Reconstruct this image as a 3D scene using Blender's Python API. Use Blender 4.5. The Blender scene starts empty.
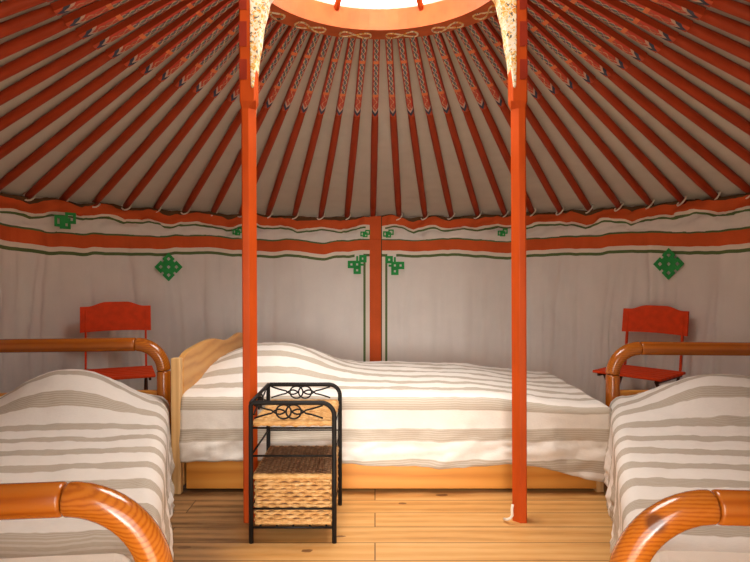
import bpy, math, random
from mathutils import Vector, Matrix, noise
random.seed(7)
S = bpy.context.scene
COL = S.collection
PI = math.pi
sin, cos = math.sin, math.cos

# ------------------------------------------------------------------ mesh helpers
class MB:
    def __init__(s):
        s.v = []; s.f = []; s.m = []; s.sm = []; s.uv = {}
    def add(s, vs, fs, mat=0, smooth=False, uvs=None):
        b = len(s.v); s.v += [tuple(v) for v in vs]
        for f in fs:
            if uvs is not None: s.uv[len(s.f)] = [uvs[i] for i in f]
            s.f.append([i + b for i in f]); s.m.append(mat); s.sm.append(smooth)
        return s
    def box(s, c, d, mat=0, rot=None):
        x, y, z = (q / 2 for q in d)
        vs = [Vector(p) for p in ((-x,-y,-z),(x,-y,-z),(x,y,-z),(-x,y,-z),(-x,-y,z),(x,-y,z),(x,y,z),(-x,y,z))]
        if rot is not None: vs = [rot @ v for v in vs]
        vs = [v + Vector(c) for v in vs]
        return s.add(vs, [(0,3,2,1),(4,5,6,7),(0,1,5,4),(1,2,6,5),(2,3,7,6),(3,0,4,7)], mat)
    def beam(s, a, b, w, h, mat=0, up=(0,0,1)):
        a, b = Vector(a), Vector(b); d = (b - a).normalized()
        side = d.cross(Vector(up)).normalized(); u = side.cross(d).normalized()
        vs = []
        for p in (a, b):
            for sx, sz in ((-1,-1),(1,-1),(1,1),(-1,1)):
                vs.append(p + side * (sx*w/2) + u * (sz*h/2))
        return s.add(vs, [(3,2,1,0),(4,5,6,7),(0,1,5,4),(1,2,6,5),(2,3,7,6),(3,0,4,7)], mat)
    def tube(s, pts, r, n=12, mat=0, closed=False, cap=True, smooth=True):
        pts = [Vector(p) for p in pts]; N = len(pts)
        rs = r if isinstance(r, (list, tuple)) else [r] * N
        vs = []; prev = None
        for i, p in enumerate(pts):
            if closed: t = pts[(i+1) % N] - pts[i-1]
            elif i == 0: t = pts[1] - p
            elif i == N-1: t = p - pts[i-1]
            else: t = (pts[i+1] - p).normalized() + (p - pts[i-1]).normalized()
            t.normalize()
            if prev is None:
                ref = Vector((0,0,1)) if abs(t.z) < .9 else Vector((0,1,0))
                a = t.cross(ref).normalized()
            else:
                a = (prev - t * prev.dot(t)).normalized()
            prev = a; b = t.cross(a)
            for k in range(n):
                q = 2*PI*k/n
                vs.append(p + (a*cos(q) + b*sin(q)) * rs[i])
        fs = []
        for i in range(N if closed else N-1):
            j = (i+1) % N
            for k in range(n):
                l = (k+1) % n
                fs.append((i*n+k, i*n+l, j*n+l, j*n+k))
        s.add(vs, fs, mat, smooth)
        if cap and not closed:
            b0 = len(s.v) - len(vs)
            s.f.append([b0+k for k in reversed(range(n))]); s.m.append(mat); s.sm.append(False)
            s.f.append([b0+(N-1)*n+k for k in range(n)]); s.m.append(mat); s.sm.append(False)
        return s
    def grid(s, nu, nv, fn, mat=0, smooth=True, uvfn=None, matfn=None):
        vs = []; uvs = [] if uvfn else None
        for i in range(nu):
            for j in range(nv):
                vs.append(fn(i, j))
                if uvfn: uvs.append(uvfn(i, j))
        b = len(s.v); s.v += [tuple(v) for v in vs]
        for i in range(nu-1):
            for j in range(nv-1):
                f = (i*nv+j, (i+1)*nv+j, (i+1)*nv+j+1, i*nv+j+1)
                if uvfn: s.uv[len(s.f)] = [uvs[q] for q in f]
                s.f.append([q+b for q in f]); s.sm.append(smooth)
                s.m.append(matfn(i, j) if matfn else mat)
        return s
    def prism(s, outline, depth_vec, mat=0, smooth=False):
        """solid from a planar outline (list of 3D points) pushed along depth_vec"""
        n = len(outline); d = Vector(depth_vec)
        vs = [Vector(p) for p in outline] + [Vector(p) + d for p in outline]
        fs = [tuple(reversed(range(n))), tuple(range(n, 2*n))]
        s.add(vs, fs, mat, False)
        b = len(s.v) - 2*n
        for i in range(n):
            j = (i+1) % n
            s.f.append([b+i, b+j, b+n+j, b+n+i]); s.m.append(mat); s.sm.append(smooth)
        return s

def obj(name, mb, mats, parent=None, bevel=0, loc=None, solid=0, segs=2):
    me = bpy.data.meshes.new(name)
    me.from_pydata(mb.v, [], mb.f)
    if not isinstance(mats, (list, tuple)): mats = [mats]
    for m in mats: me.materials.append(m)
    me.polygons.foreach_set('material_index', mb.m)
    me.polygons.foreach_set('use_smooth', mb.sm)
    if mb.uv:
        uvl = me.uv_layers.new(name='UVMap')
        for p in me.polygons:
            if p.index in mb.uv:
                for li, c in zip(p.loop_indices, mb.uv[p.index]): uvl.data[li].uv = c
    me.update()
    o = bpy.data.objects.new(name, me); COL.objects.link(o)
    if loc is not None: o.location = loc
    if parent is not None: o.parent = parent
    if solid:
        md = o.modifiers.new('solid', 'SOLIDIFY'); md.thickness = solid; md.offset = -1
    if bevel:
        md = o.modifiers.new('bevel', 'BEVEL'); md.width = bevel; md.segments = segs
        md.limit_method = 'ANGLE'; md.angle_limit = math.radians(40)
    return o

def tag(o, label=None, cat=None, group=None, kind=None):
    if label: o['label'] = label
    if cat: o['category'] = cat
    if group: o['group'] = group
    if kind: o['kind'] = kind
    return o

def thing(name, label, cat, loc=(0,0,0), rz=0, group=None):
    o = bpy.data.objects.new(name, None); COL.objects.link(o)
    o.empty_display_size = .1
    o.location = loc; o.rotation_euler = (0, 0, rz)
    return tag(o, label, cat, group)

def fbm(x, y, z=0., oct=3):
    return noise.fractal(Vector((x, y, z)), 1.0, 2.0, oct)
def smooth01(t):
    t = max(0., min(1., t)); return t*t*(3-2*t)

# ------------------------------------------------------------------ materials
class NT:
    def __init__(s, name):
        s.mat = bpy.data.materials.new(name); s.mat.use_nodes = True
        s.t = s.mat.node_tree; s.b = s.t.nodes['Principled BSDF']
    def n(s, typ, **kw):
        nd = s.t.nodes.new(typ)
        for k, v in kw.items(): setattr(nd, k, v)
        return nd
    def l(s, a, b): s.t.links.new(a, b)
    def val(s, sock, v):
        if hasattr(v, 'is_output'): s.l(v, sock)
        else: sock.default_value = v
    def math(s, op, a, b=0., c=0., clamp=False):
        nd = s.n('ShaderNodeMath', operation=op); nd.use_clamp = clamp
        s.val(nd.inputs[0], a); s.val(nd.inputs[1], b); s.val(nd.inputs[2], c)
        return nd.outputs[0]
    def mix(s, f, a, b):
        nd = s.n('ShaderNodeMix', data_type='RGBA')
        s.val(nd.inputs[0], f); s.val(nd.inputs[6], a if hasattr(a,'is_output') else (*a, 1)); s.val(nd.inputs[7], b if hasattr(b,'is_output') else (*b, 1))
        return nd.outputs[2]
    def coord(s, which='Object', scale=(1,1,1), loc=(0,0,0), rot=(0,0,0)):
        tc = s.n('ShaderNodeTexCoord'); mp = s.n('ShaderNodeMapping')
        mp.inputs['Scale'].default_value = scale; mp.inputs['Location'].default_value = loc
        mp.inputs['Rotation'].default_value = rot
        s.l(tc.outputs[which], mp.inputs[0]); return mp.outputs[0]
    def noise(s, vec, scale, detail=3, rough=.55, dist=0.):
        nd = s.n('ShaderNodeTexNoise'); s.l(vec, nd.inputs['Vector'])
        nd.inputs['Scale'].default_value = scale; nd.inputs['Detail'].default_value = detail
        nd.inputs['Roughness'].default_value = rough; nd.inputs['Distortion'].default_value = dist
        return nd.outputs['Fac']
    def ramp(s, f, stops):
        nd = s.n('ShaderNodeValToRGB'); cr = nd.color_ramp
        while len(cr.elements) < len(stops): cr.elements.new(.5)
        for e, (p, c) in zip(cr.elements, stops): e.position = p; e.color = (*c, 1)
        s.l(f, nd.inputs[0]); return nd.outputs[0]
    def bump(s, h, strength=.3, dist=.01):
        nd = s.n('ShaderNodeBump'); nd.inputs['Strength'].default_value = strength; nd.inputs['Distance'].default_value = dist
        s.l(h, nd.inputs['Height']); s.l(nd.outputs[0], s.b.inputs['Normal'])
    def out(s, col, rough=.6, coat=0., spec=.4, metal=0.):
        s.val(s.b.inputs['Base Color'], col if hasattr(col,'is_output') else (*col, 1))
        s.val(s.b.inputs['Roughness'], rough)
        s.b.inputs['Coat Weight'].default_value = coat; s.b.inputs['Coat Roughness'].default_value = .12
        s.b.inputs['Specular IOR Level'].default_value = spec; s.b.inputs['Metallic'].default_value = metal
        return s.mat

def cloth(name, col, var=.08, weave=420, rough=.9, sheen=0.):
    t = NT(name); c = t.coord('Object')
    f = t.noise(c, 6, 4); f2 = t.noise(c, weave, 1)
    k = t.math('MULTIPLY_ADD', f, .5, t.math('MULTIPLY', f2, .5))
    lo = tuple(x*(1-var) for x in col); hi = tuple(min(1, x*(1+var)) for x in col)
    t.bump(f2, .12, .002)
    return t.out(t.ramp(k, [(.3, lo), (.7, hi)]), rough, spec=.1)

def paint(name, col, dark=.75, rough=.42, scale=(3,3,3), coat=0.):
    t = NT(name); c = t.coord('Object', scale)
    f = t.noise(c, 3, 5)
    return t.out(t.ramp(f, [(.3, tuple(x*dark for x in col)), (.65, col)]), rough, coat=coat, spec=.18)

def wood(name, lo, mid, hi, axis='X', rings=16, rough=.35, coat=.0, stretch=.12, distort=2.2, knot=None):
    t = NT(name)
    sc = {'X': (stretch,1,1), 'Y': (1,stretch,1), 'Z': (1,1,stretch)}[axis]
    c = t.coord('Object', sc, (.31,.17,.23))
    w = t.n('ShaderNodeTexWave', wave_type='RINGS', rings_direction=axis)
    t.l(c, w.inputs['Vector']); w.inputs['Scale'].default_value = rings
    w.inputs['Distortion'].default_value = distort; w.inputs['Detail'].default_value = 2.5; w.inputs['Detail Scale'].default_value = 1.4
    fine = t.noise(t.coord('Object', tuple(x if x < 1 else 1 for x in sc)), 90, 3)
    big = t.noise(c, 2.4, 3)
    k = t.math('MULTIPLY_ADD', w.outputs['Fac'], .55, t.math('MULTIPLY_ADD', fine, .25, t.math('MULTIPLY', big, .3)))
    col = t.ramp(k, [(.12, lo), (.42, mid), (.85, hi)])
    if knot:
        for (p, r) in knot:
            tc = t.n('ShaderNodeTexCoord'); vm = t.n('ShaderNodeVectorMath', operation='DISTANCE')
            t.l(tc.outputs['Object'], vm.inputs[0]); vm.inputs[1].default_value = p
            d = t.math('DIVIDE', vm.outputs['Value'], r)
            m = t.math('SUBTRACT', 1., t.math('SMOOTH_MIN', d, 1., .2), clamp=True)
            m = t.math('MULTIPLY', m, 2.2, clamp=True)
            col = t.mix(m, col, (.16,.045,.012))
    t.bump(fine, .06, .002)
    return t.out(col, rough, coat=coat, spec=.45)

M = {}
M['post'] = paint('post_orange_paint', (.52,.072,.008), .80, .42, (6,6,1.2))
M['post_red'] = paint('post_dark_red_paint', (.30,.030,.012), .8, .45)
M['pole'] = paint('pole_red_orange_paint', (.41,.052,.015), .70, .48, (2,12,12))
M['ring'] = paint('crown_ring_paint', (.58,.12,.03), .7, .4)
M['liner'] = cloth('liner_white_cotton', (.70,.645,.60), .06)
M['roofcloth'] = cloth('roof_cotton', (.61,.55,.485), .07)
M['band'] = cloth('band_orange_cotton', (.58,.098,.026), .16)
M['green'] = cloth('band_green_cotton', (.105,.15,.055), .12)
M['edge'] = cloth('seam_dark_edge', (.10,.055,.025), .1)
M['whiteband'] = cloth('band_cream_cotton', (.74,.64,.54), .05)
M['knot'] = cloth('knot_green_felt', (.035,.30,.075), .1)
M['rope'] = cloth('tie_white_rope', (.75,.68,.58), .1)
M['iron'] = NT('black_iron').out((.010,.008,.007), .55, spec=.2)
M['redchair'] = paint('chair_red_paint', (.74,.058,.007), .82, .62, (8,8,8))
M['darkchair'] = paint('chair_leg_brown', (.10,.030,.014), .7, .5)
M['pine'] = wood('pine_board', (.50,.17,.022), (.64,.25,.035), (.70,.31,.055), 'X', 7, .4, .15, .08, 4.)
M['pine_y'] = wood('pine_headboard', (.46,.19,.04), (.60,.29,.075), (.66,.35,.11), 'Y', 6, .4, .1, .3, 5.)
M['pine_pale'] = wood('pine_pale_edge', (.60,.34,.12), (.72,.44,.18), (.78,.5,.22), 'Z', 14, .45)
M['log'] = wood('varnished_log', (.34,.072,.005), (.45,.118,.008), (.50,.145,.013), 'X', 13, .25, .6, .07, 4.0)
M['log_z'] = wood('varnished_log_upright', (.34,.072,.005), (.45,.118,.008), (.50,.145,.013), 'Z', 13, .25, .6, .07, 4.0)
M['elbow'] = wood('varnished_elbow', (.30,.062,.005), (.47,.128,.009), (.53,.16,.015), 'X', 38, .22, .7, .6, 2.2)

def mat_tip():
    """painted pole end: guilloche scrolls in cream, green and blue on red; UV u = 0..1 over the tip, v = -1..1 across"""
    t = NT('pole_painted_ornament')
    uv = t.n('ShaderNodeUVMap'); sx = t.n('ShaderNodeSeparateXYZ'); t.l(uv.outputs[0], sx.inputs[0])
    u, v = sx.outputs[0], sx.outputs[1]
    def strand(freq, ph, amp, w):
        y = t.math('MULTIPLY', t.math('SINE', t.math('MULTIPLY_ADD', u, freq, ph)), amp)
        return t.math('LESS_THAN', t.math('ABSOLUTE', t.math('SUBTRACT', v, y)), w)
    red = (.52,.055,.03); col = red
    base = t.math('LESS_THAN', t.math('ABSOLUTE', v), .62)
    col = t.mix(base, red, (.16,.055,.045))
    col = t.mix(strand(52, 1.2, .40, .20), col, (.10,.20,.13))
    col = t.mix(strand(52, 0., .52, .16), col, (.62,.47,.30))
    col = t.mix(strand(52, PI, .52, .16), col, (.54,.33,.26))
    col = t.mix(strand(104, .7, .30, .12), col, (.10,.13,.24))
    # last field is redder, with an orange outline
    tip = t.math('GREATER_THAN', u, .735)
    c2 = t.mix(strand(60, .5, .45, .18), red, (.60,.30,.17))
    c2 = t.mix(strand(60, PI+.5, .45, .18), c2, (.42,.12,.07))
    col = t.mix(tip, col, c2)
    for p in (.335, .725):
        d = t.math('LESS_THAN', t.math('ABSOLUTE', t.math('SUBTRACT', u, p)), .016)
        col = t.mix(d, col, (.74,.20,.07))
    d = t.math('LESS_THAN', u, .04)
    col = t.mix(d, col, (.55,.07,.03))
    # chevron at the end: cream then dark blue
    ch = t.math('MULTIPLY_ADD', t.math('ABSOLUTE', v), .055, u)
    col = t.mix(t.math('GREATER_THAN', ch, .925), col, (.55,.38,.30))
    col = t.mix(t.math('GREATER_THAN', ch, .955), col, (.035,.045,.085))
    col = t.mix(t.math('GREATER_THAN', ch, .998), col, (.50,.072,.024))
    return t.out(col, .45, spec=.3)
M['tip'] = mat_tip()

def mat_bracket():
    t = NT('bracket_painted_flowers')
    c = t.coord('Object', (1,.6,1))
    n1 = t.noise(c, 34, 2, .5, 1.6)
    vo = t.n('ShaderNodeTexVoronoi', feature='DISTANCE_TO_EDGE'); t.l(c, vo.inputs['Vector']); vo.inputs['Scale'].default_value = 42
    col = t.ramp(n1, [(.34,(.66,.22,.03)), (.46,(.78,.44,.08)), (.56,(.80,.66,.42)), (.68,(.80,.74,.66))])
    line = t.math('LESS_THAN', vo.outputs['Distance'], .045)
    col = t.mix(line, col, (.80,.72,.60))
    spots = t.noise(c, 60, 1, .5, .8)
    col = t.mix(t.math('GREATER_THAN', spots, .66), col, (.13,.12,.10))
    col = t.mix(t.math('LESS_THAN', spots, .32), col, (.30,.36,.30))
    return t.out(col, .5, spec=.3)
M['bracket'] = mat_bracket()

def mat_blanket(name, pitch, phase, white, band):
    t = NT(name)
    uv = t.n('ShaderNodeUVMap'); sx = t.n('ShaderNodeSeparateXYZ'); t.l(uv.outputs[0], sx.inputs[0])
    v = sx.outputs[1]
    q = t.math('FRACT', t.math('MULTIPLY_ADD', v, 1/pitch, phase))
    m = t.n('ShaderNodeMapRange', interpolation_type='SMOOTHSTEP')
    d = t.math('ABSOLUTE', t.math('SUBTRACT', q, .5))
    t.l(d, m.inputs[0]); m.inputs[1].default_value = .185; m.inputs[2].default_value = .215; m.inputs[3].default_value = 1; m.inputs[4].default_value = 0
    thr = t.math('FRACT', t.math('MULTIPLY', v, 1/.0105))
    thr = t.math('LESS_THAN', thr, .38)
    c = t.coord('UV', (1,1,1))
    n = t.noise(t.coord('UV', (60,420,1)), 1., 2); n2 = t.noise(c, 9, 3)
    bandc = t.mix(t.math('MULTIPLY', thr, .55), band, tuple(.5*a+.5*b for a, b in zip(band, white)))
    col = t.mix(m.outputs[0], white, bandc)
    hsv = t.n('ShaderNodeHueSaturation'); t.l(col, hsv.inputs['Color'])
    t.l(t.math('MULTIPLY_ADD', n, .14, t.math('MULTIPLY_ADD', n2, .10, .88)), hsv.inputs['Value'])
    h = t.math('MULTIPLY_ADD', m.outputs[0], .5, n)
    t.bump(t.math('MULTIPLY_ADD', t.noise(c, 26, 3), 2.0, h), .16, .006)
    return t.out(hsv.outputs[0], .92, spec=.08)
WHT = (.80,.745,.68); BND = (.47,.40,.315)

def mat_wicker(name, lo, mid, hi):
    t = NT(name); c = t.coord('Object')
    n = t.noise(t.coord('Object', (.4,.4,1.6)), 90, 3, .6); n2 = t.noise(c, 26, 2)
    k = t.math('MULTIPLY_ADD', n, .6, t.math('MULTIPLY', n2, .4))
    t.bump(t.noise(t.coord('Object', (60,60,500)), 1, 2), .3, .003)
    return t.out(t.ramp(k, [(.32, lo), (.5, mid), (.68, hi)]), .6, spec=.3)
M['wicker'] = mat_wicker('wicker_straw', (.36,.16,.045), (.58,.32,.11), (.72,.47,.22))
M['wicker_lid'] = mat_wicker('wicker_brown', (.11,.045,.018), (.19,.09,.04), (.30,.16,.075))

def mat_floor():
    t = NT('floor_pine_planks')
    c = t.coord('Object')
    br = t.n('ShaderNodeTexBrick'); t.l(c, br.inputs['Vector'])
    br.offset = .37; br.inputs['Scale'].default_value = 1; br.inputs['Brick Width'].default_value = 2.3
    br.inputs['Row Height'].default_value = .145; br.inputs['Mortar Size'].default_value = .0025; br.inputs['Mortar Smooth'].default_value = .2
    br.inputs['Color1'].default_value = (0,0,0,1); br.inputs['Color2'].default_value = (1,1,1,1); br.inputs['Mortar'].default_value = (.5,.5,.5,1)
    sh = t.math('MULTIPLY', br.outputs['Color'], 6.0)
    ad = t.n('ShaderNodeVectorMath', operation='ADD'); t.l(c, ad.inputs[0]); t.l(sh, ad.inputs[1])
    mp = t.n('ShaderNodeMapping'); mp.inputs['Scale'].default_value = (.28,2.2,1); t.l(ad.outputs[0], mp.inputs[0])
    w = t.n('ShaderNodeTexWave', wave_type='BANDS', bands_direction='Y'); t.l(mp.outputs[0], w.inputs['Vector'])
    w.inputs['Scale'].default_value = 2.2; w.inputs['Distortion'].default_value = 8; w.inputs['Detail'].default_value = 3; w.inputs['Detail Scale'].default_value = .9
    g = t.noise(mp.outputs[0], 30, 3); big = t.noise(mp.outputs[0], 2.0, 3)
    k = t.math('MULTIPLY_ADD', w.outputs['Fac'], .20, t.math('MULTIPLY_ADD', g, .30, t.math('MULTIPLY', big, .65)))
    col = t.ramp(k, [(.25,(.34,.14,.035)), (.5,(.60,.30,.085)), (.8,(.70,.40,.15))])
    vo = t.n('ShaderNodeTexVoronoi'); mp2 = t.n('ShaderNodeMapping'); mp2.inputs['Scale'].default_value = (2.6,5.5,1); t.l(c, mp2.inputs[0]); t.l(mp2.outputs[0], vo.inputs['Vector'])
    vo.inputs['Scale'].default_value = 1
    kn = t.math('LESS_THAN', t.math('ADD', vo.outputs['Distance'], t.math('MULTIPLY', t.noise(c, 30, 2), .10)), .125)
    col = t.mix(t.math('MULTIPLY', kn, .8), col, (.15,.05,.015))
    # boards turn to a darker brown on the left of the room
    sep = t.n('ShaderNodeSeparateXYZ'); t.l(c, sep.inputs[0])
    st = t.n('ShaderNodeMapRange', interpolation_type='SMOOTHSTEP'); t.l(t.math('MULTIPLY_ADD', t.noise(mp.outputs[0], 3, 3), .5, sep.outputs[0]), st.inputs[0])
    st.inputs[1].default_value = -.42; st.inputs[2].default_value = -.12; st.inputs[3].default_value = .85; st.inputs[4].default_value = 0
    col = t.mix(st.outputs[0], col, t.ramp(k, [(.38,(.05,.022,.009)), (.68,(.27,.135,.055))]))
    col = t.mix(t.math('MULTIPLY', br.outputs['Fac'], .85), col, (.07,.028,.01))
    t.bump(t.math('SUBTRACT', g, t.math('MULTIPLY', br.outputs['Fac'], 2.)), .15, .004)
    return t.out(col, .5, spec=.35)
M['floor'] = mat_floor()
M['ground'] = cloth('steppe_grass', (.46,.40,.29), .2, 60)

# ------------------------------------------------------------------ place
CAM_Z = 1.085
CX, CY, R = .02, 2.53, 2.40           # the round tent
F = 583.
def at(px, py, Y):                     # world point at depth Y seen at a pixel (first survey of the photograph)
    return Vector(((px-375)/F*Y, Y, CAM_Z - (py-272)/F*Y))

# floor and ground
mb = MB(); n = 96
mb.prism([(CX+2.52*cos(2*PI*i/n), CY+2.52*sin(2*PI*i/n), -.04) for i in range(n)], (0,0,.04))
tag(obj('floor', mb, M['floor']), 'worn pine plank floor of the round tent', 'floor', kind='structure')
mb = MB(); mb.box((0, 2, -.11), (60, 60, .1))
tag(obj('ground', mb, M['ground']), 'grass outside the tent', 'ground', kind='structure')

# ---- wall liner with its bands (row borders in metres)
rows = [(-.0,0),(.3,0),(.6,0),(.9,0),(1.05,0),(1.12,0),(1.17,0),(1.206,0),(1.226,2),(1.262,3),(1.345,1),(1.358,2)]
# entries: (lower z, material of the row that ENDS at this z).  0 liner 1 band 2 green 3 cream 4 dark edge
WM = [M['liner'], M['band'], M['green'], M['whiteband'], M['edge'], M['roofcloth']]
SEAM = CX + .0
def seam_phi(px, Y=4.93): return ((px-375)/F*Y - CX) / R
sp = [seam_phi(p) for p in (363.3, 365.6, 369.6, 381.0, 382.0, 385.2, 387.4)]
sm_ = [2, 3, 1, 4, 3, 2]               # materials between the seam borders
def sag(phi):
    return .011*sin(phi*9+.6) + .007*sin(phi*21+2) + .013*fbm(phi*12, 3.1)
def fold(phi, z):
    k = smooth01((1.26-z)/.5)
    side = .35 + .65*smooth01((abs(phi)-.15)/.7)
    w = phi + .02*fbm(phi*3, z*1.2, 5.)
    ridge = 1-abs(noise.noise(Vector((w*10, .35*z, 4.))))*2.2
    ridge2 = 1-abs(noise.noise(Vector((w*24, .6*z, 8.))))*2.2
    a = (.014*sin(w*17 + 1.2*sin(phi*5)) + .026*fbm(w*8, z*.4, 2.) - .060*max(0, ridge)**3 - .030*max(0, ridge2)**4)*side
    b = .010*fbm(phi*6, z*3, 9.) - .016*max(0, 1-abs(noise.noise(Vector((phi*5+z*1.1, z*2.2-phi*3, 2.))))*3)
    return (a*(.35+.65*k) + b)
def wall_piece(name, p0, p1, label, seam, dphi):
    phis = set()
    nn = max(2, int((p1-p0)/dphi))
    for i in range(nn+1): phis.add(p0 + (p1-p0)*i/nn)
    if seam:
        phis = {p for p in phis if not (sp[0]-.004 < p < sp[-1]+.004)} | set(sp)
    phis = sorted(phis)
    zs = [0,.15,.3,.45,.6,.7,.8,.9,1.0,1.08,1.14,1.18,1.206,1.228,1.236,1.258,1.30,1.343,1.356,1.40,1.60]
    zm = [0]*12 + [2,3,3,1,1,2,0,0]
    mb = MB()
    def pt(i, j):
        p, z = phis[i], zs[j]
        w = smooth01((z-1.0)/.2)
        r = R + fold(p, z)
        zz = z + sag(p)*w
        # the seam leans a little, like a hanging hem
        pp = p
        if seam and sp[0]-1e-6 <= p <= sp[-1]+1e-6: r = R - .012
        if z > 1.36: r = R + .10
        return (CX + r*sin(pp), CY + r*cos(pp), zz)
    def mf(i, j):
        if seam:
            c = (phis[i]+phis[i+1])/2
            if sp[0] < c < sp[-1]:
                for q in range(6):
                    if sp[q] < c < sp[q+1]:
                        m = sm_[q]
                        if m in (1,4): return m
                        if zs[j] < 1.20: return m
                        return zm[j]
            if zm[j] == 2 and zs[j] < 1.3 and (sp[0]-.033 < c < sp[0] or sp[-1] < c < sp[-1]+.033): return 0
        return zm[j]
    mb.grid(len(phis), len(zs), pt, matfn=mf)
    o = obj(name, mb, WM); tag(o, label, 'wall', kind='structure')
    return o
def frieze_piece(name, p0, p1, label, seam, dphi):
    nn = max(2, int((p1-p0)/dphi))
    phis = {p0 + (p1-p0)*i/nn for i in range(nn+1)}
    if seam: phis = {p for p in phis if not (sp[0]-.004 < p < sp[-1]+.004)} | set(sp)
    phis = sorted(phis)
    zs = [1.353,1.37,1.39,1.41,1.428,1.442,1.458,1.49,1.526,1.540,1.549,1.562]
    zm = [0,0,0,0,2,3,1,1,4,4,5]
    def wave(p):
        return .013*abs(sin(p*19+.9*sin(p*7)))*2 - .012 + .008*sin(p*13+1) + .022*fbm(p*15, 7.7)
    mb = MB()
    def pt(i, j):
        p, z = phis[i], zs[j]
        low = 1 - smooth01((z-1.36)/.03); hi = smooth01((z-1.53)/.03)
        w = (1-hi)*(1-low)
        zz = z + wave(p)*w + sag(p)*low + (.006*sin(p*40)+.012*fbm(p*17, 1.))*smooth01((z-1.45)/.08)*(1-smooth01((z-1.56)/.03))
        t = (z-1.353)/.20
        r = R - .006 - .020*sin(PI*min(1,t))*(1+.5*fbm(p*9, 5.)) + (.022*sin(p*30 - z*60) + .035*fbm(p*20 + z*30, z*9, 3.) + .03*max(0, 1-abs(noise.noise(Vector((p*13+z*22, z*14, 6.))))*3))*w
        if seam and sp[0]-1e-6 <= p <= sp[-1]+1e-6: r = R - .02 - .016*sin(PI*min(1,t))
        if z > 1.56: r = R + .11
        return (CX + r*sin(p), CY + r*cos(p), zz)
    def mf(i, j):
        c = (phis[i]+phis[i+1])/2
        if seam and sp[2] < c < sp[4] and zs[j] < 1.55: return 4 if c > sp[3] else 1
        if seam and sp[1] < c < sp[5] and zs[j] < 1.44: return 3
        return zm[j]
    mb.grid(len(phis), len(zs), pt, matfn=mf)
    o = obj(name, mb, WM); tag(o, label, 'wall trim', kind='structure')
    return o
DOOR = .20
wb = wall_piece('wall_back', -1.95, 1.95, 'white cotton wall liner with orange and green bands', True, .007)
fb = frieze_piece('trim_1', -1.95, 1.95, 'wavy cotton frieze with an orange band under the roof poles', True, .0085)
for nm, tn, a, b in (('wall_left','trim_2', -PI+DOOR, -1.95), ('wall_right','trim_3', 1.95, PI-DOOR)):
    wall_piece(nm, a, b, 'white cotton wall liner beside the doorway', False, .03)
    frieze_piece(tn, a, b, 'cotton frieze beside the doorway', False, .03)
mb = MB()
mb.grid(9, 2, lambda i, j: (CX + R*sin(PI-DOOR+2*DOOR*i/8), CY + R*cos(PI-DOOR+2*DOOR*i/8), (1.46, 1.62)[j]))
tag(obj('wall_front', mb, M['liner']), 'cloth above the doorway', 'wall', kind='structure')

# ---- green knots sewn on the liner (children of the cloth)
def knot(parent, phi, z, cell, kind, r, label=None):
    mb = MB()
    st = cell*.42
    def sq(cx, cz, a, w):
        h = a/2
        for (x0, x1, z0, z1) in ((-h,h,h-w,h),(-h,h,-h,-h+w),(-h,-h+w,-h+w,h-w),(h-w,h,-h+w,h-w)):
            bar(cx+x0, cx+x1, cz+z0, cz+z1)
    rot = PI/4 if kind == 'diamond' else 0
    def bar(x0, x1, z0, z1):
        out = []
        for (x, zz) in ((x0,z0),(x1,z0),(x1,z1),(x0,z1)):
            xr, zr = x*cos(rot)-zz*sin(rot), x*sin(rot)+zz*cos(rot)
            p = phi + xr/R
            out.append((CX + r*sin(p), CY + r*cos(p), z + zr))
        d = Vector((-sin(phi), -cos(phi), 0))*.004
        mb.prism(out, d)
    if kind == 'diamond':
        cells = [(0,0),(1,1),(-1,-1),(1,-1),(-1,1)]
        for cx, cz in cells: sq(cx*cell*.74, cz*cell*.74, cell*1.16, st*.92)
        for cx, cz in ((1,0),(-1,0),(0,1),(0,-1)): bar(cx*cell*.74-st*.6, cx*cell*.74+st*.6, cz*cell*.74-st*.6, cz*cell*.74+st*.6)
    elif kind == 'small':
        for cx, cz in ((0,-.3),(.75,.3),(-.75,-.1)): sq(cx*cell*.8, cz*cell, cell*1.2, st*.72)
    else:
        m = 1 if kind == 'left' else -1
        for cx, cz in ((0,0),(-1,0),(0,-1),(1,1),): sq(m*cx*cell*.9, cz*cell*.9, cell*1.16, st)
        bar(*sorted((m*cell*.4, m*cell*1.0)), -cell*.2, cell*.12); bar(-cell*.15, cell*.15, cell*.4, cell*1.3)
    o = obj('knot_emblem', mb, M['knot'], parent)
    if label: o['label'] = label
    return o
def zw(py, Y): return CAM_Z - (py-272)/F*Y
def phi_of(px):                         # angle on the wall seen in a pixel column
    t = (px-375)/F; a = 1+t*t; b = -2*(t*CX+CY); c = CX*CX+CY*CY-R*R
    Y = (-b + math.sqrt(b*b-4*a*c))/(2*a)
    return math.atan2(t*Y-CX, Y-CY), Y
for px, py, cell, kind in ((357,264.5,.054,'left'), (395,265.5,.054,'right'), (167,267,.057,'diamond'), (671,264,.057,'diamond')):
    p, Y = phi_of(px)
    knot(wb, p, zw(py, Y), cell, kind, R - (.034 if kind in ('left','right') else .030), 'green knot emblem')
for px, py, cell, kind in ((365,234,.034,'small'), (388.5,234,.038,'small'), (61,221,.06,'small'), (236,232,.034,'small'), (504,233,.034,'small')):
    p, Y = phi_of(px)
    knot(fb, p, zw(py, Y), cell, kind, R - .05, 'green knot emblem')

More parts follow.
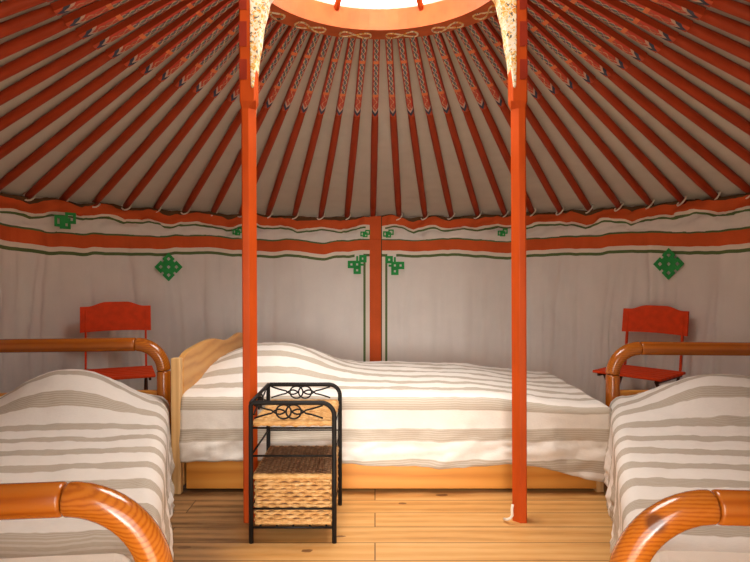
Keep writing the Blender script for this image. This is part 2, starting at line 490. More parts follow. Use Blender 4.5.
# ---- roof cloth, poles and crown
R0, Z0, R1, Z1 = .70, 2.415, 2.40, 1.562
SL = (Z1-Z0)/(R1-R0)
mb = MB(); NP = 69; STEP = 2*PI/NP; PHI0 = -.0155
NR, NA = 90, NP*4
def rp(i, j):
    r = .66 + (2.58-.66)*i/(NR-1); p = PHI0 + STEP*j/4
    s = abs(sin((p-PHI0)/STEP*PI))
    z = Z0 + SL*(r-R0) + .034 + .012*s + .006*fbm(p*12, r*5, 1.) + .0035*sin(r*75+2*sin(p*9)+3*fbm(p*8,r*2,4.))*s
    return (CX + r*sin(p), CY + r*cos(p), z)
mb.grid(NR, NA+1, rp)
tag(obj('ceiling', mb, M['roofcloth']), 'pale cotton roof cloth lying over the roof poles', 'ceiling', kind='structure')

L = math.hypot(R1-R0, Z1-Z0) + .03
TIP = .60/ (R1-R0) * (L-.03)
def ord_(n): return {1:'first',2:'second',3:'third',4:'fourth',5:'fifth',6:'sixth',7:'seventh',8:'eighth',9:'ninth',10:'tenth',11:'eleventh',12:'twelfth'}[n]
def pole_meshes():
    # local +X runs from the crown down to the eave
    shaft = MB(); n = 12
    xs = [TIP-.002, TIP+.05, TIP+.12] + [TIP+.12+(L-TIP-.12)*i/6 for i in range(1,7)]
    rr = [.021,.0225,.024] + [.025]*5 + [.021]
    shaft.tube([(x,0,0) for x in xs], rr, n)
    tip = MB()
    w = .0200
    ns = 24
    prof = [(-w,-w+.006),(-w+.006,-w),(w-.006,-w),(w,-w+.006),(w,w-.006),(w-.006,w),(-w+.006,w),(-w,w-.006)]
    vs = []; uvs = []
    for i in range(ns+1):
        x = -.02 + (TIP+.02)*i/ns
        for (y, z) in prof:
            vs.append((x, y, z)); uvs.append((i/ns, y/w if z < 0 else (z/w)))
    for i in range(ns):
        for k in range(8):
            l = (k+1) % 8
            f = (i*8+k, i*8+l, (i+1)*8+l, (i+1)*8+k)
            idx = len(tip.f); tip.f.append(list(f)); tip.m.append(0 if k < 3 else 1); tip.sm.append(False)
            if k in (1,):   us = [prof[k][0]/w, prof[l][0]/w]
            elif k in (0,): us = [-1.0, prof[1][0]/w]
            elif k in (2,): us = [prof[2][0]/w, 1.0]
            elif k in (3,4,7,6): us = [prof[k][1]/w, prof[l][1]/w]
            else: us = [prof[k][0]/w, prof[l][0]/w]
            a, b = i/ns, (i+1)/ns
            tip.uv[idx] = [(a,us[0]),(a,us[1]),(b,us[1]),(b,us[0])]
    tip.v += vs
    loop = MB()
    loop.tube([(L-.022+.014*cos(q), .031*cos(q+.4), -.004+.034*sin(q)) for q in [2*PI*i/14 for i in range(14)]], .0055, 6, closed=True)
    return shaft, tip, loop
pitch = math.atan2(Z0-Z1, R1-R0)
def pole_label(k):
    if k == 0: return 'orange roof pole whose foot lands above the seam in the wall'
    if -4 <= k < 0: return f'orange roof pole, {ord_(-k)} to the left of the pole above the wall seam'
    if 0 < k <= 5: return f'orange roof pole, {ord_(k)} to the right of the pole above the wall seam'
    if -12 <= k: 
        if k < 0: return f'red roof pole, its foot {ord_(-k-4)} along the eave leftward from the left post'
    if 5 < k <= 13: return f'red roof pole, its foot {ord_(k-5)} along the eave rightward from the right post'
    if k < 0: return f'dark red roof pole high on the left, {ord_(-k-12)} with its foot out of view'
    return f'dark red roof pole high on the right, {ord_(k-13)} with its foot out of view'
protos = None
for k in range(-20, 22):
    phi = PHI0 + STEP*k
    loc = (CX + R0*sin(phi), CY + R0*cos(phi), Z0)
    root = thing('roof_pole', pole_label(k), 'roof pole', loc, 0, 'painted roof poles radiating from the crown')
    d = Vector((sin(phi)*cos(pitch), cos(phi)*cos(pitch), -sin(pitch)))
    side = Vector((0,0,1)).cross(d).normalized(); up = d.cross(side)
    m = Matrix((d, side, up)).transposed()
    root.rotation_euler = m.to_euler()
    if protos is None:
        a, b, c = pole_meshes()
        protos = [obj('shaft', a, M['pole'], root), obj('painted_tip', b, [M['tip'], M['pole']], root), obj('tie_loop', c, M['rope'], root)]
        protos[1]['label'] = 'square pole end painted with scrolls'; protos[2]['label'] = 'white rope loop'
    else:
        for q in protos:
            c = q.copy(); COL.objects.link(c); c.parent = root

crown = thing('skylight_wheel', 'orange wooden crown ring at the top of the tent', 'skylight', (CX, CY, 2.365))
mb = MB()
n = 72
prof = [(.575,0),(.70,0),(.715,.015),(.715,.115),(.70,.125),(.59,.125),(.575,.11)]
mb.grid(n+1, len(prof)+1, lambda i, j: (prof[j % len(prof)][0]*sin(2*PI*i/n), prof[j % len(prof)][0]*cos(2*PI*i/n), prof[j % len(prof)][1]), smooth=False)
obj('ring', mb, M['ring'], crown)
for k in range(16):
    q = 2*PI*(k+.5)/16; m_ = MB(); pts = []
    for i in range(25):                 # a figure of eight lying under the rim
        t = 2*PI*i/24; x = .085*sin(t); r = .645+.032*sin(2*t)
        pts.append((r*sin(q+x/.645), r*cos(q+x/.645), -.003))
    m_.tube(pts[:-1], .005, 6, closed=True)
    o = obj('painted_scroll', m_, M['bracket'], crown); o['label'] = 'painted cream scroll'
mb = MB()
mb.tube([(.17*cos(2*PI*i/36), .17*sin(2*PI*i/36), .30) for i in range(36)], .022, 10, closed=True)
obj('hub_ring', mb, M['ring'], crown)
for k in range(8):
    q = 2*PI*k/8 + PI/8; mb = MB()
    pts = []
    for i in range(9):
        t = i/8; r = .60 + (.17-.60)*t
        pts.append((r*sin(q), r*cos(q), .08 + .22*sin(t*PI/2)))
    mb.tube(pts, .016, 8)
    obj('spoke', mb, M['post'], crown)

# ---- the two posts
def post(px_b, px_t, label, inner, name='support_post'):
    xb = (px_b-375)/F*CY; xt = (px_t-375)/F*CY
    t = thing(name, label, 'post', (xb, CY, 0))
    zt = 2.355; lean = (xt-xb)/(1.8)
    def ctr(z): return lean*z
    mb = MB()
    def ring(z, w, ch):
        # the edge facing the middle of the room is planed off broadly, the outer one only just
        h = w/2; c = ctr(z); big = ch*1.45; sm = min(ch, .006)
        f0, f1 = (sm, big) if inner > 0 else (big, sm)
        return [(c+x, y, z) for x, y in ((-h+f0,-h),(h-f1,-h),(h,-h+f1),(h,h-f1),(h-f1,h),(-h+f0,h),(-h,h-f0),(-h,-h+f0))]
    secs = [(0,.058,.019),(1.785,.060,.019),(1.815,.070,.005),(zt,.072,.005)]
    vs = []
    for z, w, ch in secs: vs += ring(z, w, ch)
    fs = [tuple(range(8))[::-1], tuple(range(24,32))]
    for i in range(3):
        for k in range(8): fs.append((i*8+k, i*8+(k+1)%8, (i+1)*8+(k+1)%8, (i+1)*8+k))
    mb.add(vs, fs)
    obj('shaft', mb, M['post'], t, bevel=.002)
    # dark red painted notches on the outer half of the front face
    for z0, z1 in ((1.905,1.99),(2.045,2.15),(2.2,2.29)):
        mb = MB(); zc = (z0+z1)/2; x0 = ctr(zc) - inner*.0175
        hw, hh, ch = .0165, (z1-z0)/2, .010
        out = [(x0-hw, -.0375, zc-hh), (x0+hw-(ch if inner<0 else 0), -.0375, zc-hh), (x0+hw, -.0375, zc-hh+ch), (x0+hw, -.0375, zc+hh), (x0-hw, -.0375, zc+hh)]
        mb.prism(out, (0,.006,0))
        o = obj('notch_panel', mb, M['post_red'], t); o['label'] = 'dark red painted notch'
    # carved bracket flaring towards the middle of the room
    s = inner; mb = MB(); e = .018
    prof = [(.002,1.866),(.010,1.875),(.014,1.92),(.018,1.955),(.020,1.99),(.026,2.02),(.034,2.06),(.038,2.10),(.046,2.15),(.060,2.20),(.070,2.25),(.105,2.30),(.130,2.354)]
    out = [(ctr(z) + s*(e + x), -.040, z) for x, z in prof] + [(ctr(2.36)+s*(e-.006), -.040, 2.354), (ctr(1.95)+s*(e-.006), -.040, 1.98), (ctr(1.9)+s*(e-.003), -.040, 1.88)]
    if s < 0: out = out[::-1]
    mb.prism(out, (0,.078,0))
    o = obj('carved_bracket', mb, M['bracket'], t, bevel=.004); o['label'] = 'carved bracket painted with cream and yellow flowers'
    return t
post(250.5, 249.8, 'orange square post right beside the wicker shelf stand', 1)
post(520, 517, 'orange square post standing alone, a scrap of white cord at its foot', -1)
mb = MB()
pts = [at(505,520.5,2.52), at(508,521,2.5), at(511,520,2.49), at(513.2,517,2.49), at(512.8,511,2.49), at(513.4,506,2.49)]
pts = [Vector((p.x, p.y, max(.006, p.z))) for p in pts]
mb.tube(pts, .006, 8)
tag(obj('cord', mb, M['rope']), 'scrap of white cord at the foot of the post', 'cord')

# ---- blankets
def blanket(name, label, mat, place, hw, s_lo, s_hi, len_lo, len_hi, zt, bump, hem_lo, hem_hi, hem_t0=0., hem_t1=0., rad=.055, ds=.016, group='striped blankets on the beds', flare=.03, seed=1.):
    """place(a, l, z) -> world.  a runs across the bed (side drapes at +-hw), l along it (UV v = along or across via mat).
    s_lo / s_hi: is there a drape on the low / high side; hem_*: drape length as a function of l"""
    def cross(s, l):
        # signed arc length s from the middle -> (a, drop)
        sg = 1 if s > 0 else -1; q = abs(s)
        if q <= hw-rad: return s, 0., 0.
        arc = rad*PI/2
        if q <= hw-rad+arc:
            th = (q-hw+rad)/rad
            return sg*(hw-rad+rad*sin(th)), rad*(1-cos(th)), 0.
        d = q-(hw-rad+arc)
        return sg*hw, rad + d, d
    ns = None
    top = hw-rad+rad*PI/2
    nl = int((len_hi-len_lo)/ds)+1
    ks = int(2*top/ds)
    nlo = int(s_lo/ds) if s_lo else 0; nhi = int(s_hi/ds) if s_hi else 0
    N = nlo + ks + nhi + 1
    mb = MB()
    def sl(i, j):
        l = len_lo + (len_hi-len_lo)*j/(nl-1)
        if i < nlo: s = -top - (1-i/nlo)*max(.02, hem_lo(l)-rad)
        elif i <= nlo+ks: s = -top + 2*top*(i-nlo)/ks
        else: s = top + (i-nlo-ks)/nhi*max(.02, hem_hi(l)-rad)
        return s, l
    def pt(i, j):
        s, l = sl(i, j)
        a, drop, d = cross(s, l)
        ll = l; over = 0.
        # ends fall over the mattress end
        if hem_t1 and l > len_hi-hem_t1:
            q = l-(len_hi-hem_t1); over = max(0, q-.0); ll = len_hi-hem_t1 + min(q, .045)*.9
        if hem_t0 and l < len_lo+hem_t0:
            q = (len_lo+hem_t0)-l; over = q; ll = len_lo+hem_t0 - min(q, .045)*.9
        eo = max(0., over-.02)
        drop2 = max(drop, eo)
        w = smooth01(1 - drop/.12)
        z = zt - drop2 + bump(a, ll)*w*smooth01(1-eo/.1)
        z += (.006*fbm(a*5, ll*4, seed) + .004*fbm(a*14, ll*11, seed+3) + .002*fbm(a*34, ll*30, seed+5))*w
        out = 0.
        if d > 0:
            g = min(1., d/.2)
            out = g*(flare*d/.3 + .012*sin(ll*15+seed) + .016*fbm(ll*6, seed, d*2) + .007*fbm(ll*18, d*26, seed) + .013*max(0, 1-abs(noise.noise(Vector((ll*5+d*9, d*18, seed))))*3)*smooth01((d-.06)/.15))
            z += .010*fbm(ll*5, seed+8.)*g
        a2 = a + (out if a > 0 else -out)
        return place(a2, ll + (.01*fbm(a*6, d*5, seed) if d > 0 else 0), max(z, .012))
    mb.grid(N, nl, pt, uvfn=lambda i, j: sl(i, j))
    o = obj(name, mb, mat); tag(o, label, 'blanket', group)
    sd = o.modifiers.new('solid', 'SOLIDIFY'); sd.thickness = .006; sd.offset = -1
    return o
def sgauss(x, c, w, p=2.): return math.exp(-abs((x-c)/w)**p)

# ---- back bed (long side faces the door)
BZ = .483
HX0, HX1 = -.958, -.885                  # headboard, front and back end
bed = thing('bed', 'pine bed along the back wall with a wavy carved headboard', 'bed', (0, 3.34, 0))
def bl(x, y, z): return (x, y-3.34, z)
mb = MB(); mb.box(bl(.09, 2.868, .135), (2.04, .028, .235)); obj('side_board', mb, M['pine'], bed, bevel=.004)
mb = MB(); mb.box(bl(.09, 3.80, .135), (2.0, .028, .235)); obj('side_board', mb, M['pine'], bed, bevel=.004)
# headboard: wavy board in a plane that runs away from the camera
mb = MB(); out = []
topz = [(2.862,.655),(2.88,.667),(2.91,.680),(2.95,.689),(3.0,.695),(3.06,.700),(3.13,.706),(3.2,.709),(3.26,.7095),(3.32,.706),(3.39,.694),(3.46,.681),(3.53,.673),(3.60,.670),(3.67,.676),(3.74,.686),(3.80,.690),(3.84,.684),(3.85,.665)]
def hbx(y): return HX0 + (HX1-HX0)*(y-2.85)/1.0
prof = [(2.86,.03)] + topz + [(3.85,.03)]
a = [(hbx(y)-.016, y-3.34, z) for y, z in prof]
mb.prism(a, (.03,.004,0)); obj('headboard', mb, M['pine_y'], bed, bevel=.005)
mb = MB(); mb.box((HX0-.012, 2.845-3.34, .3325), (.046, .04, .665)); o = obj('corner_post', mb, M['pine_pale'], bed, bevel=.005); o['label'] = 'pale front post of the headboard'
mb = MB(); mb.box((HX1-.005, 3.875-3.34, .30), (.046, .04, .60)); obj('corner_post', mb, M['pine_pale'], bed, bevel=.005)
mb = MB(); mb.box(bl(1.095, 3.35, .17), (.03, .92, .30)); obj('footboard', mb, M['pine_y'], bed, bevel=.005)
mb = MB(); mb.box(bl(1.108, 2.872, .16), (.04, .04, .32)); obj('corner_post', mb, M['pine_pale'], bed, bevel=.005)
mb = MB(); mb.box(bl(1.095, 3.83, .16), (.04, .04, .32)); obj('corner_post', mb, M['pine_pale'], bed, bevel=.005)
mb = MB(); mb.box(bl(.08, 3.345, .300), (1.90, .86, .20)); obj('mattress', mb, M['whiteband'], bed, bevel=.05, segs=4)

def place_back(a, l, z):               # a = depth from bed middle, l = x
    return (l, 3.352 + a, z)
def hem_back(l):
    t = (l+.93)/2.02
    return .305 + .030*smooth01(t/.35) + .012*sin(l*5) + .085*smooth01((t-.80)/.20)
def bump_back(a, l):
    return -.055*smooth01((l-.45)/.62) + .165*sgauss(l, -.62, .36, 2.6)*sgauss(a, .10, .36, 2.6) + .02*sgauss(l, -.1, .5)*sgauss(a,.1,.4)
M['bl_back'] = None
def mat_for(name, swap, pitch, phase):
    return mat_blanket(name, pitch, phase, WHT, BND)
mB = mat_blanket('blanket_back_stripes', .150, .07, WHT, BND)
bb = blanket('blanket', 'striped white blanket on the bed at the back wall', mB, place_back, .518, .34, .06, -.945, 1.245, BZ, bump_back, hem_back, lambda l: .1, 0., .135, flare=.012, seed=2.)
# stripes of this blanket run along the bed: swap its UV axes
uvl = bb.data.uv_layers[0].data
for d in uvl: d.uv = (d.uv[1], d.uv[0])

# ---- the two side beds with bent log ends
def side_bed(label, head, foot, yaw, width, rail_h, rail_f, mir, knots):
    """head / foot: world XY of the inner corner (outer edge of the inner post) ; mir +1: bed lies to the right of it, -1: to the left"""
    head, foot = Vector((*head, 0)), Vector((*foot, 0))
    e_l = (head-foot).normalized(); Ln = (head-foot).length
    e_a = Vector((mir*cos(yaw), -sin(yaw), 0))
    root = thing('bed', label, 'bed', (foot+head)/2 + e_a*(width/2))
    O = root.location.copy()
    TR = .0370
    W0 = width
    for base, zr, which in ((head, rail_h, 'head'), (foot, rail_f, 'foot')):
        ang = math.atan2(e_a.y, e_a.x)
        RC = .146 if which == 'head' else .190
        ext = 0. if which == 'head' else (.036 if mir < 0 else .040)
        width = W0 + ext; base = base - e_a*ext
        def P(a, z, base=base): return base + e_a*a + Vector((0,0,z)) - O
        def piece(nm, pts, mat, cap_r=.006):
            # round over the two ends of the piece
            pts = [Vector(p) for p in pts]
            d0 = (pts[1]-pts[0]).normalized(); d1 = (pts[-1]-pts[-2]).normalized()
            path = [pts[0]+d0*.0012, pts[0]+d0*.003, pts[0]+d0*.008] + pts[1:-1] + [pts[-1]-d1*.008, pts[-1]-d1*.003, pts[-1]-d1*.0012]
            rr = [TR-.006, TR-.0022, TR] + [TR]*(len(pts)-2) + [TR, TR-.0022, TR-.006]
            m = MB()
            # local frame so the wood grain follows the piece
            c = sum(pts, Vector())/len(pts)
            rm = Matrix.Rotation(-ang, 3, 'Z')
            m.tube([rm @ (p-c) for p in path], rr, 28)
            o = obj(nm, m, mat, root, loc=c); o.rotation_euler = (0,0,ang)
            return o
        piece('rail', [P(TR+RC, zr)] + [P(TR+RC+(width-2*TR-2*RC)*i/6, zr) for i in range(1,6)] + [P(width-TR-RC, zr)], M['log'])
        for sgn in (0, 1):
            def A(a): return a if sgn == 0 else width-a
            arc = [P(A(TR+RC-RC*sin(q)), zr-RC+RC*cos(q)) for q in [PI/2*i/14 for i in range(15)]]
            em = M['elbow']
            if which == 'foot' and sgn == 0 and knots: em = knots
            piece('elbow', arc, em)
            piece('leg', [P(A(TR), zr-RC), P(A(TR), (zr-RC)*.5), P(A(TR), 0)], M['log_z'])
        # lower board between the posts
        m = MB(); q0, q1 = P(2*TR-.01, .38), P(width-2*TR+.01, .38)
        m.beam(q0, q1, .032, .115)
        obj('cross_board', m, M['pine'], root, bevel=.008)
    # side boards and mattress
    width = W0
    for a in (TR, width-TR):
        m = MB(); m.beam(foot+e_a*a+e_l*.03+Vector((0,0,.27))-O, head+e_a*a-e_l*.03+Vector((0,0,.27))-O, .028, .14)
        obj('side_board', m, M['pine'], root, bevel=.004)
    m = MB(); hw = width/2-.055; hl = Ln/2-.07
    vs = []
    for z in (.20, .405):
        for sa, s_l in ((-1,-1),(1,-1),(1,1),(-1,1)): vs.append(e_a*(sa*hw)+e_l*(s_l*hl)+Vector((0,0,z)))
    fs = [(0,3,2,1),(4,5,6,7),(0,1,5,4),(1,2,6,5),(2,3,7,6),(3,0,4,7)]
    if mir < 0: fs = [f[::-1] for f in fs]
    m.add(vs, fs); obj('mattress', m, M['whiteband'], root, bevel=.05, segs=4)
    def place(a, l, z):
        # a: -width/2 is the inner side ; l measured from the middle towards the head
        v = O + e_a*a + e_l*l; return (v.x, v.y, z)
    return root, place, Ln

def knot_mat(p):
    return wood('varnished_elbow_knot', (.30,.062,.005), (.47,.128,.009), (.53,.16,.015), 'X', 38, .22, .7, .6, 2.2, knot=[(p, .026)])
# left bed
lb, place_l, Ll = side_bed('pine log bed on the left side, bent log rails at both ends', (-1.124, 3.20), (-.475, 1.265), math.radians(6), 1.09, .690, .597, -1, None)
mL = mat_blanket('blanket_left_stripes', .175, .30, WHT, BND)
blanket('blanket', 'striped blanket on the log bed at the left', mL, place_l, .535, .36, .30, -Ll/2+.06, Ll/2-.12, .428,
        lambda a, l:   .185*sgauss(l, .60, .25, 2.6)*sgauss(a, -.09, .30, 2.4) + .012*sgauss(l,-.2,.5), lambda l: .335 + .012*sin(l*6), lambda l: .28, .14, .10, flare=.004, seed=5.)
# right bed
rb, place_r, Lr = side_bed('pine log bed on the right side, bent log rails at both ends', (1.270, 3.20), (.548, 1.27), math.radians(4), 1.02, .668, .575, 1, knot_mat((-.014,-.027,.043)))
mR = mat_blanket('blanket_right_stripes', .175, .04, WHT, BND)
blanket('blanket', 'striped blanket on the log bed at the right', mR, place_r, .495, .38, .30, -Lr/2+.06, Lr/2-.12, .428,
        lambda a, l: .165*sgauss(l, .60, .28, 2.6)*sgauss(a, .03, .36, 2.6), lambda l: .345 + .010*sin(l*5), lambda l: .28, .14, .10, flare=.004, seed=11.)

# ---- folding chairs
def chair_parts(root):
    W = .42
    # back panel, bowed in plan and with an arched top
    mb = MB(); n = 24
    front = []; 
    def bow(u): return .022*(u*u)*4 - .0
    rows_ = 8
    def top(u):
        a = abs(u)/.5
        return .890 - .028*smooth01((a-.30)/.5) if a < .86 else .862
    def bp(i, j, off):
        u = -.5 + i/n; t = j/rows_
        z0 = .700 + .006*cos(u*PI); z = z0 + (top(u)-z0)*t
        return (u*W, .200 - .030*u*u*4*.6 + (z-.71)*.14 + off, z)
    mb.grid(n+1, rows_+1, lambda i, j: bp(i, j, 0))
    mb.grid(n+1, rows_+1, lambda i, j: bp(n-i, j, .016))
    def rim(seq):
        vs = [bp(i, j, 0) for i, j in seq] + [bp(i, j, .016) for i, j in seq]; m = len(seq)
        mb.add(vs, [(q, q+m, q+1+m, q+1) for q in range(m-1)])
    seq = [(i,0) for i in range(n+1)] + [(n,j) for j in range(1,rows_+1)] + [(i,rows_) for i in range(n-1,-1,-1)] + [(0,j) for j in range(rows_-1,-1,-1)]
    rim(seq)
    obj('back_panel', mb, M['redchair'], root)
    for s in (-1, 1):
        mb = MB(); x = s*.178
        # upright runs from the panel down to the front foot
        p_top = Vector((x, .212, .84)); p_mid = Vector((x, .165, .47)); p_bot = Vector((x, -.17, .0))
        mb.beam(p_top, p_mid, .012, .024, up=(0,1,0)); 
        obj('upright', mb, M['redchair'], root, bevel=.003)
        mb = MB(); mb.beam(p_mid, p_bot, .012, .022, up=(0,1,0)); o = obj('leg', mb, M['darkchair'], root, bevel=.003); o['label'] = 'dark brown leg'
        mb = MB(); mb.beam((s*.160, -.165, .445), (s*.160, .20, 0), .012, .022, up=(0,1,0)); o = obj('leg', mb, M['darkchair'], root, bevel=.003); o['label'] = 'dark brown leg'
    mb = MB()
    for i in range(6):
        y = -.19 + i*.064
        mb.box((0, y, .462), (W+.01, .054, .018))
    obj('seat', mb, M['redchair'], root, bevel=.005)
    for s in (-1, 1):
        mb = MB(); mb.beam((s*.184, -.20, .444), (s*.184, .165, .444), .014, .020); obj('seat_rail', mb, M['darkchair'], root, bevel=.002)
    for y, w in ((-.157, .178), (.185, .16)):
        mb = MB(); mb.tube([(-w,y,.02),(w,y,.02)], .007, 8); obj('foot_bar', mb, M['darkchair'], root)
c1 = thing('folding_chair', 'red folding chair behind the head of the left log bed', 'chair', (-1.60, 3.60, 0), math.radians(24), 'red folding chairs by the wall')
chair_parts(c1)
c2 = thing('folding_chair', 'red folding chair behind the head of the right log bed', 'chair', (1.70, 3.72, 0), math.radians(-48), 'red folding chairs by the wall')
c2.scale = (1, 1, .968)
for ch in list(c1.children):
    q = ch.copy(); COL.objects.link(q); q.parent = c2

# ---- wicker shelf stand
ST = thing('shelf_stand', 'black iron shelf stand with wicker shelves beside the left post', 'shelf stand', (-.333, 2.51, 0))
x0, x1, y0, y1 = -.163, .170, -.19, .19
IR = .0095
def arch(y, nm):
    mb = MB(); zt = .563; rc = .052
    pts = [(x0,y,0),(x0,y,.25),(x0,y,zt-.012),(x0+.004,y,zt-.004),(x0+.012,y,zt)]
    pts += [(x1-rc-.1,y,zt)] + [(x1-rc+rc*sin(q), y, zt-rc+rc*cos(q)) for q in [PI/2*i/10 for i in range(11)]] + [(x1,y,.25),(x1,y,0)]
    mb.tube(pts, IR, 12); obj(nm, mb, M['iron'], ST)
arch(y0, 'end_frame'); arch(y1, 'end_frame')
mb = MB()
for z in (.565-.002,): mb.tube([(x0,y0,z),(x0,y1,z)], .008, 10)
obj('top_bar', mb, M['iron'], ST)
for z in (.350, .137, .462):
    mb = MB(); r = .0042
    mb.tube([(x0,y0,z),(x1,y0,z),(x1,y1,z),(x0,y1,z)], r, 8, closed=False)
    mb.tube([(x0,y1,z),(x0,y0,z)], r, 8)
    obj('cross_rail', mb, M['iron'], ST)
def scroll(P):
    mb = MB(); r = .0036
    for c in (-.020, .020):
        mb.tube([P(c+.030*cos(q), .527+.028*sin(q)) for q in [2*PI*i/28 for i in range(28)]], r, 8, closed=True)
    for s in (-1, 1):
        for t in (-1, 1):
            pts = []
            for i in range(12):
                q = i/11
                pts.append(P(s*(.012+.125*q), .527 + t*(.026*(q**1.8) - .012*sin(PI*min(1,q*2.2))*(1 if q < .45 else 0))))
            mb.tube(pts, r, 8)
    o = obj('scroll_ornament', mb, M['iron'], ST); o['label'] = 'two linked rings with curling wires'
scroll(lambda a, z: (a-.012, y0, z)); scroll(lambda a, z: (a-.012, y1, z)); scroll(lambda a, z: (x0, a*.95, z))
def strand(mb, path, n_pts, r, amp, cell, phase, nrm_of, mat=0):
    """one rush strand following path(t) (t in metres), passing over and under the stakes"""
    pts = []; rr = []
    for i in range(n_pts+1):
        p, nrm, t = path(i/n_pts)
        w = sin(PI*t/cell + phase)
        pts.append(p + nrm*(amp*w + .0012*fbm(t*60, phase*3)))
        rr.append(r*(.80 + .22*max(0, w) + .06*fbm(t*40, phase)))
    mb.tube(pts, rr, 8, mat)
def woven_box(mb, X0, X1, Y0, Y1, Z0_, Z1_, cell, rowh, core=1):
    segs = [(Vector((X0,Y0,0)),Vector((X1,Y0,0)),Vector((0,-1,0))),(Vector((X1,Y0,0)),Vector((X1,Y1,0)),Vector((1,0,0))),
            (Vector((X1,Y1,0)),Vector((X0,Y1,0)),Vector((0,1,0))),(Vector((X0,Y1,0)),Vector((X0,Y0,0)),Vector((-1,0,0)))]
    nz = max(1, round((Z1_-Z0_)/rowh)); rh = (Z1_-Z0_)/nz
    for j in range(nz):
        z = Z0_ + rh*(j+.5)
        for a, b, nr in segs:
            Ln = (b-a).length; c = Ln/max(3, round(Ln/cell))
            strand(mb, lambda q: (a.lerp(b, q)+Vector((0,0,z+.0012*sin(q*9+j*2))), nr, q*Ln), int(Ln/.0045), rh*.56, rh*.30, c, j*PI, None)
    ny = max(4, round((Y1-Y0)/rowh)); ry = (Y1-Y0)/ny
    c = (X1-X0)/max(3, round((X1-X0)/cell))
    for j in range(ny):
        y = Y0 + ry*(j+.5)
        strand(mb, lambda q: (Vector((X0+(X1-X0)*q, y, Z1_)), Vector((0,0,1)), q*(X1-X0)), int((X1-X0)/.0045), ry*.54, ry*.26, c, j*PI, None)
    mb.box(((X0+X1)/2,(Y0+Y1)/2,(Z0_+Z1_)/2), (X1-X0-.006, Y1-Y0-.006, Z1_-Z0_-.004), core)  # solid core; its darker brown paints in the shade behind the strands
def rope_edge(mb, pts, r=.012, tw=26):
    P = [Vector(p) for p in pts]; out = []; rr = []
    for a, b in zip(P, P[1:]):
        m = max(4, int((b-a).length*tw*8))
        for i in range(m): out.append(a.lerp(b, i/m))
    out.append(P[-1]); Ltot = 0
    for i, p in enumerate(out):
        if i: Ltot += (p-out[i-1]).length
        rr.append(r*(.86+.16*abs(sin(Ltot*PI/.026))))
    mb.tube(out, rr, 10)
mb = MB(); e = .014
woven_box(mb, x0+e, x1-e, y0+.006, y1-.006, .468, .484, .026, .014)
rope_edge(mb, [(x0+e,y0+.002,.482),(x1-e,y0+.002,.482)]); rope_edge(mb, [(x0+e,y1-.002,.482),(x1-e,y1-.002,.482)])
rope_edge(mb, [(x0+e,y0,.480),(x0+e,y1,.480)], .010); rope_edge(mb, [(x1-e,y0,.480),(x1-e,y1,.480)], .010)
o = obj('wicker_shelf', mb, [M['wicker'], M['wicker_lid']], ST); o['label'] = 'woven straw top shelf'
# lidded basket standing in the lower half of the stand: lifts out, so a thing of its own
BK = thing('basket', 'wicker basket with a flat woven lid inside the iron stand', 'basket', (-.333, 2.51, .07))
mb = MB(); woven_box(mb, x0+e+.004, x1-e-.004, y0+.014, y1-.014, .008, .185, .024, .0148)
rope_edge(mb, [(x0+e,y0+.012,.008),(x1-e,y0+.012,.008)], .010)
obj('basket_body', mb, [M['wicker'], M['wicker_lid']], BK)
mb = MB(); woven_box(mb, x0+e, x1-e, y0+.006, y1-.006, .188, .202, .020, .0125)
o = obj('lid', mb, [M['wicker_lid'], M['wicker_lid']], BK); o['label'] = 'brown woven lid'
mb = MB()
rope_edge(mb, [(x0+e-.004,y0+.004,.196),(x1-e+.004,y0+.004,.196)], .0125); rope_edge(mb, [(x1-e,y0,.196),(x1-e,y1,.196)], .011); rope_edge(mb, [(x0+e,y0,.196),(x0+e,y1,.196)], .011); rope_edge(mb, [(x0+e,y1,.196),(x1-e,y1,.196)], .011)
o2 = obj('lid_rim', mb, M['wicker'], o); o2['label'] = 'thick braided straw rim'
mb = MB()
mb.tube([(x0,y0,.062),(x1,y0,.062)], .005, 8); mb.tube([(x0,y1,.062),(x1,y1,.062)], .005, 8)
for i in range(5):
    x = x0 + (x1-x0)*(i+.5)/5
    mb.tube([(x,y0,.062),(x,y1,.062)], .004, 8)
obj('bottom_rack', mb, M['iron'], ST)

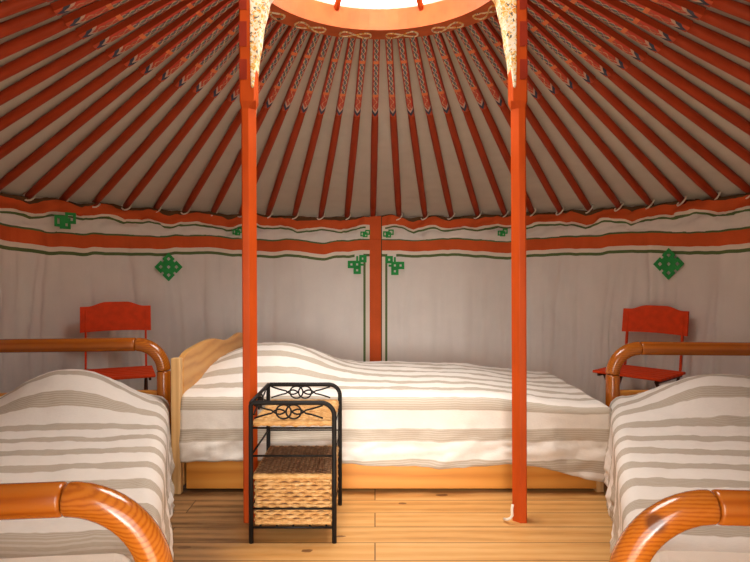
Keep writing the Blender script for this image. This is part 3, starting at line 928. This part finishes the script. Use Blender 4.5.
# ------------------------------------------------------------------ light: open sky through the crown and the doorway
W = bpy.data.worlds.new('World'); S.world = W; W.use_nodes = True
nt = W.node_tree; bg = nt.nodes['Background']
ZEN, HOR, GLOW = 23., 2.0, 38.          # bright overcast zenith, dimmer horizon, hazy glow in front of the door
tc = nt.nodes.new('ShaderNodeTexCoord'); sep = nt.nodes.new('ShaderNodeSeparateXYZ'); nt.links.new(tc.outputs['Generated'], sep.inputs[0])
def wmath(op, a, b, clamp=False):
    n_ = nt.nodes.new('ShaderNodeMath'); n_.operation = op; n_.use_clamp = clamp
    for i_, v_ in enumerate((a, b)):
        if hasattr(v_, 'is_output'): nt.links.new(v_, n_.inputs[i_])
        else: n_.inputs[i_].default_value = v_
    return n_.outputs[0]
dt = nt.nodes.new('ShaderNodeVectorMath'); dt.operation = 'DOT_PRODUCT'; nt.links.new(tc.outputs['Generated'], dt.inputs[0])
dt.inputs[1].default_value = Vector((0,-1,.05)).normalized()
glow = wmath('MULTIPLY', wmath('POWER', wmath('MAXIMUM', dt.outputs['Value'], 0.), 30.), GLOW)
base = wmath('ADD', wmath('MULTIPLY', wmath('POWER', wmath('MAXIMUM', sep.outputs[2], 0.), 2.2), ZEN-HOR), HOR)
nt.links.new(wmath('ADD', base, glow), bg.inputs[1])
bg.inputs[0].default_value = (1,.95,.89,1)
def portal(name, loc, rot, sx, sy, shape='RECTANGLE'):
    l = bpy.data.lights.new(name, 'AREA'); l.shape = shape; l.size = sx
    if shape == 'RECTANGLE': l.size_y = sy
    l.cycles.is_portal = True
    o = bpy.data.objects.new(name, l); COL.objects.link(o); o.location = loc; o.rotation_euler = rot
portal('crown_opening', (CX, CY, 2.70), (0,0,0), 1.45, 1.45, 'DISK')
portal('door_opening', (CX, .03, .74), (PI/2,0,0), 1.0, 1.5)

cam = bpy.data.cameras.new('camera'); cam.sensor_width = 36; cam.lens = F/750*36
co = bpy.data.objects.new('camera', cam); COL.objects.link(co)
co.location = (0, 0, CAM_Z); co.rotation_euler = (PI/2 - math.atan(9/F), 0, 0)
cam.clip_start = .01
S.camera = co
S.view_settings.view_transform = 'Standard'; S.view_settings.look = 'None'
S.view_settings.gamma = 1; S.view_settings.use_curve_mapping = False
S.view_settings.exposure = 0.0
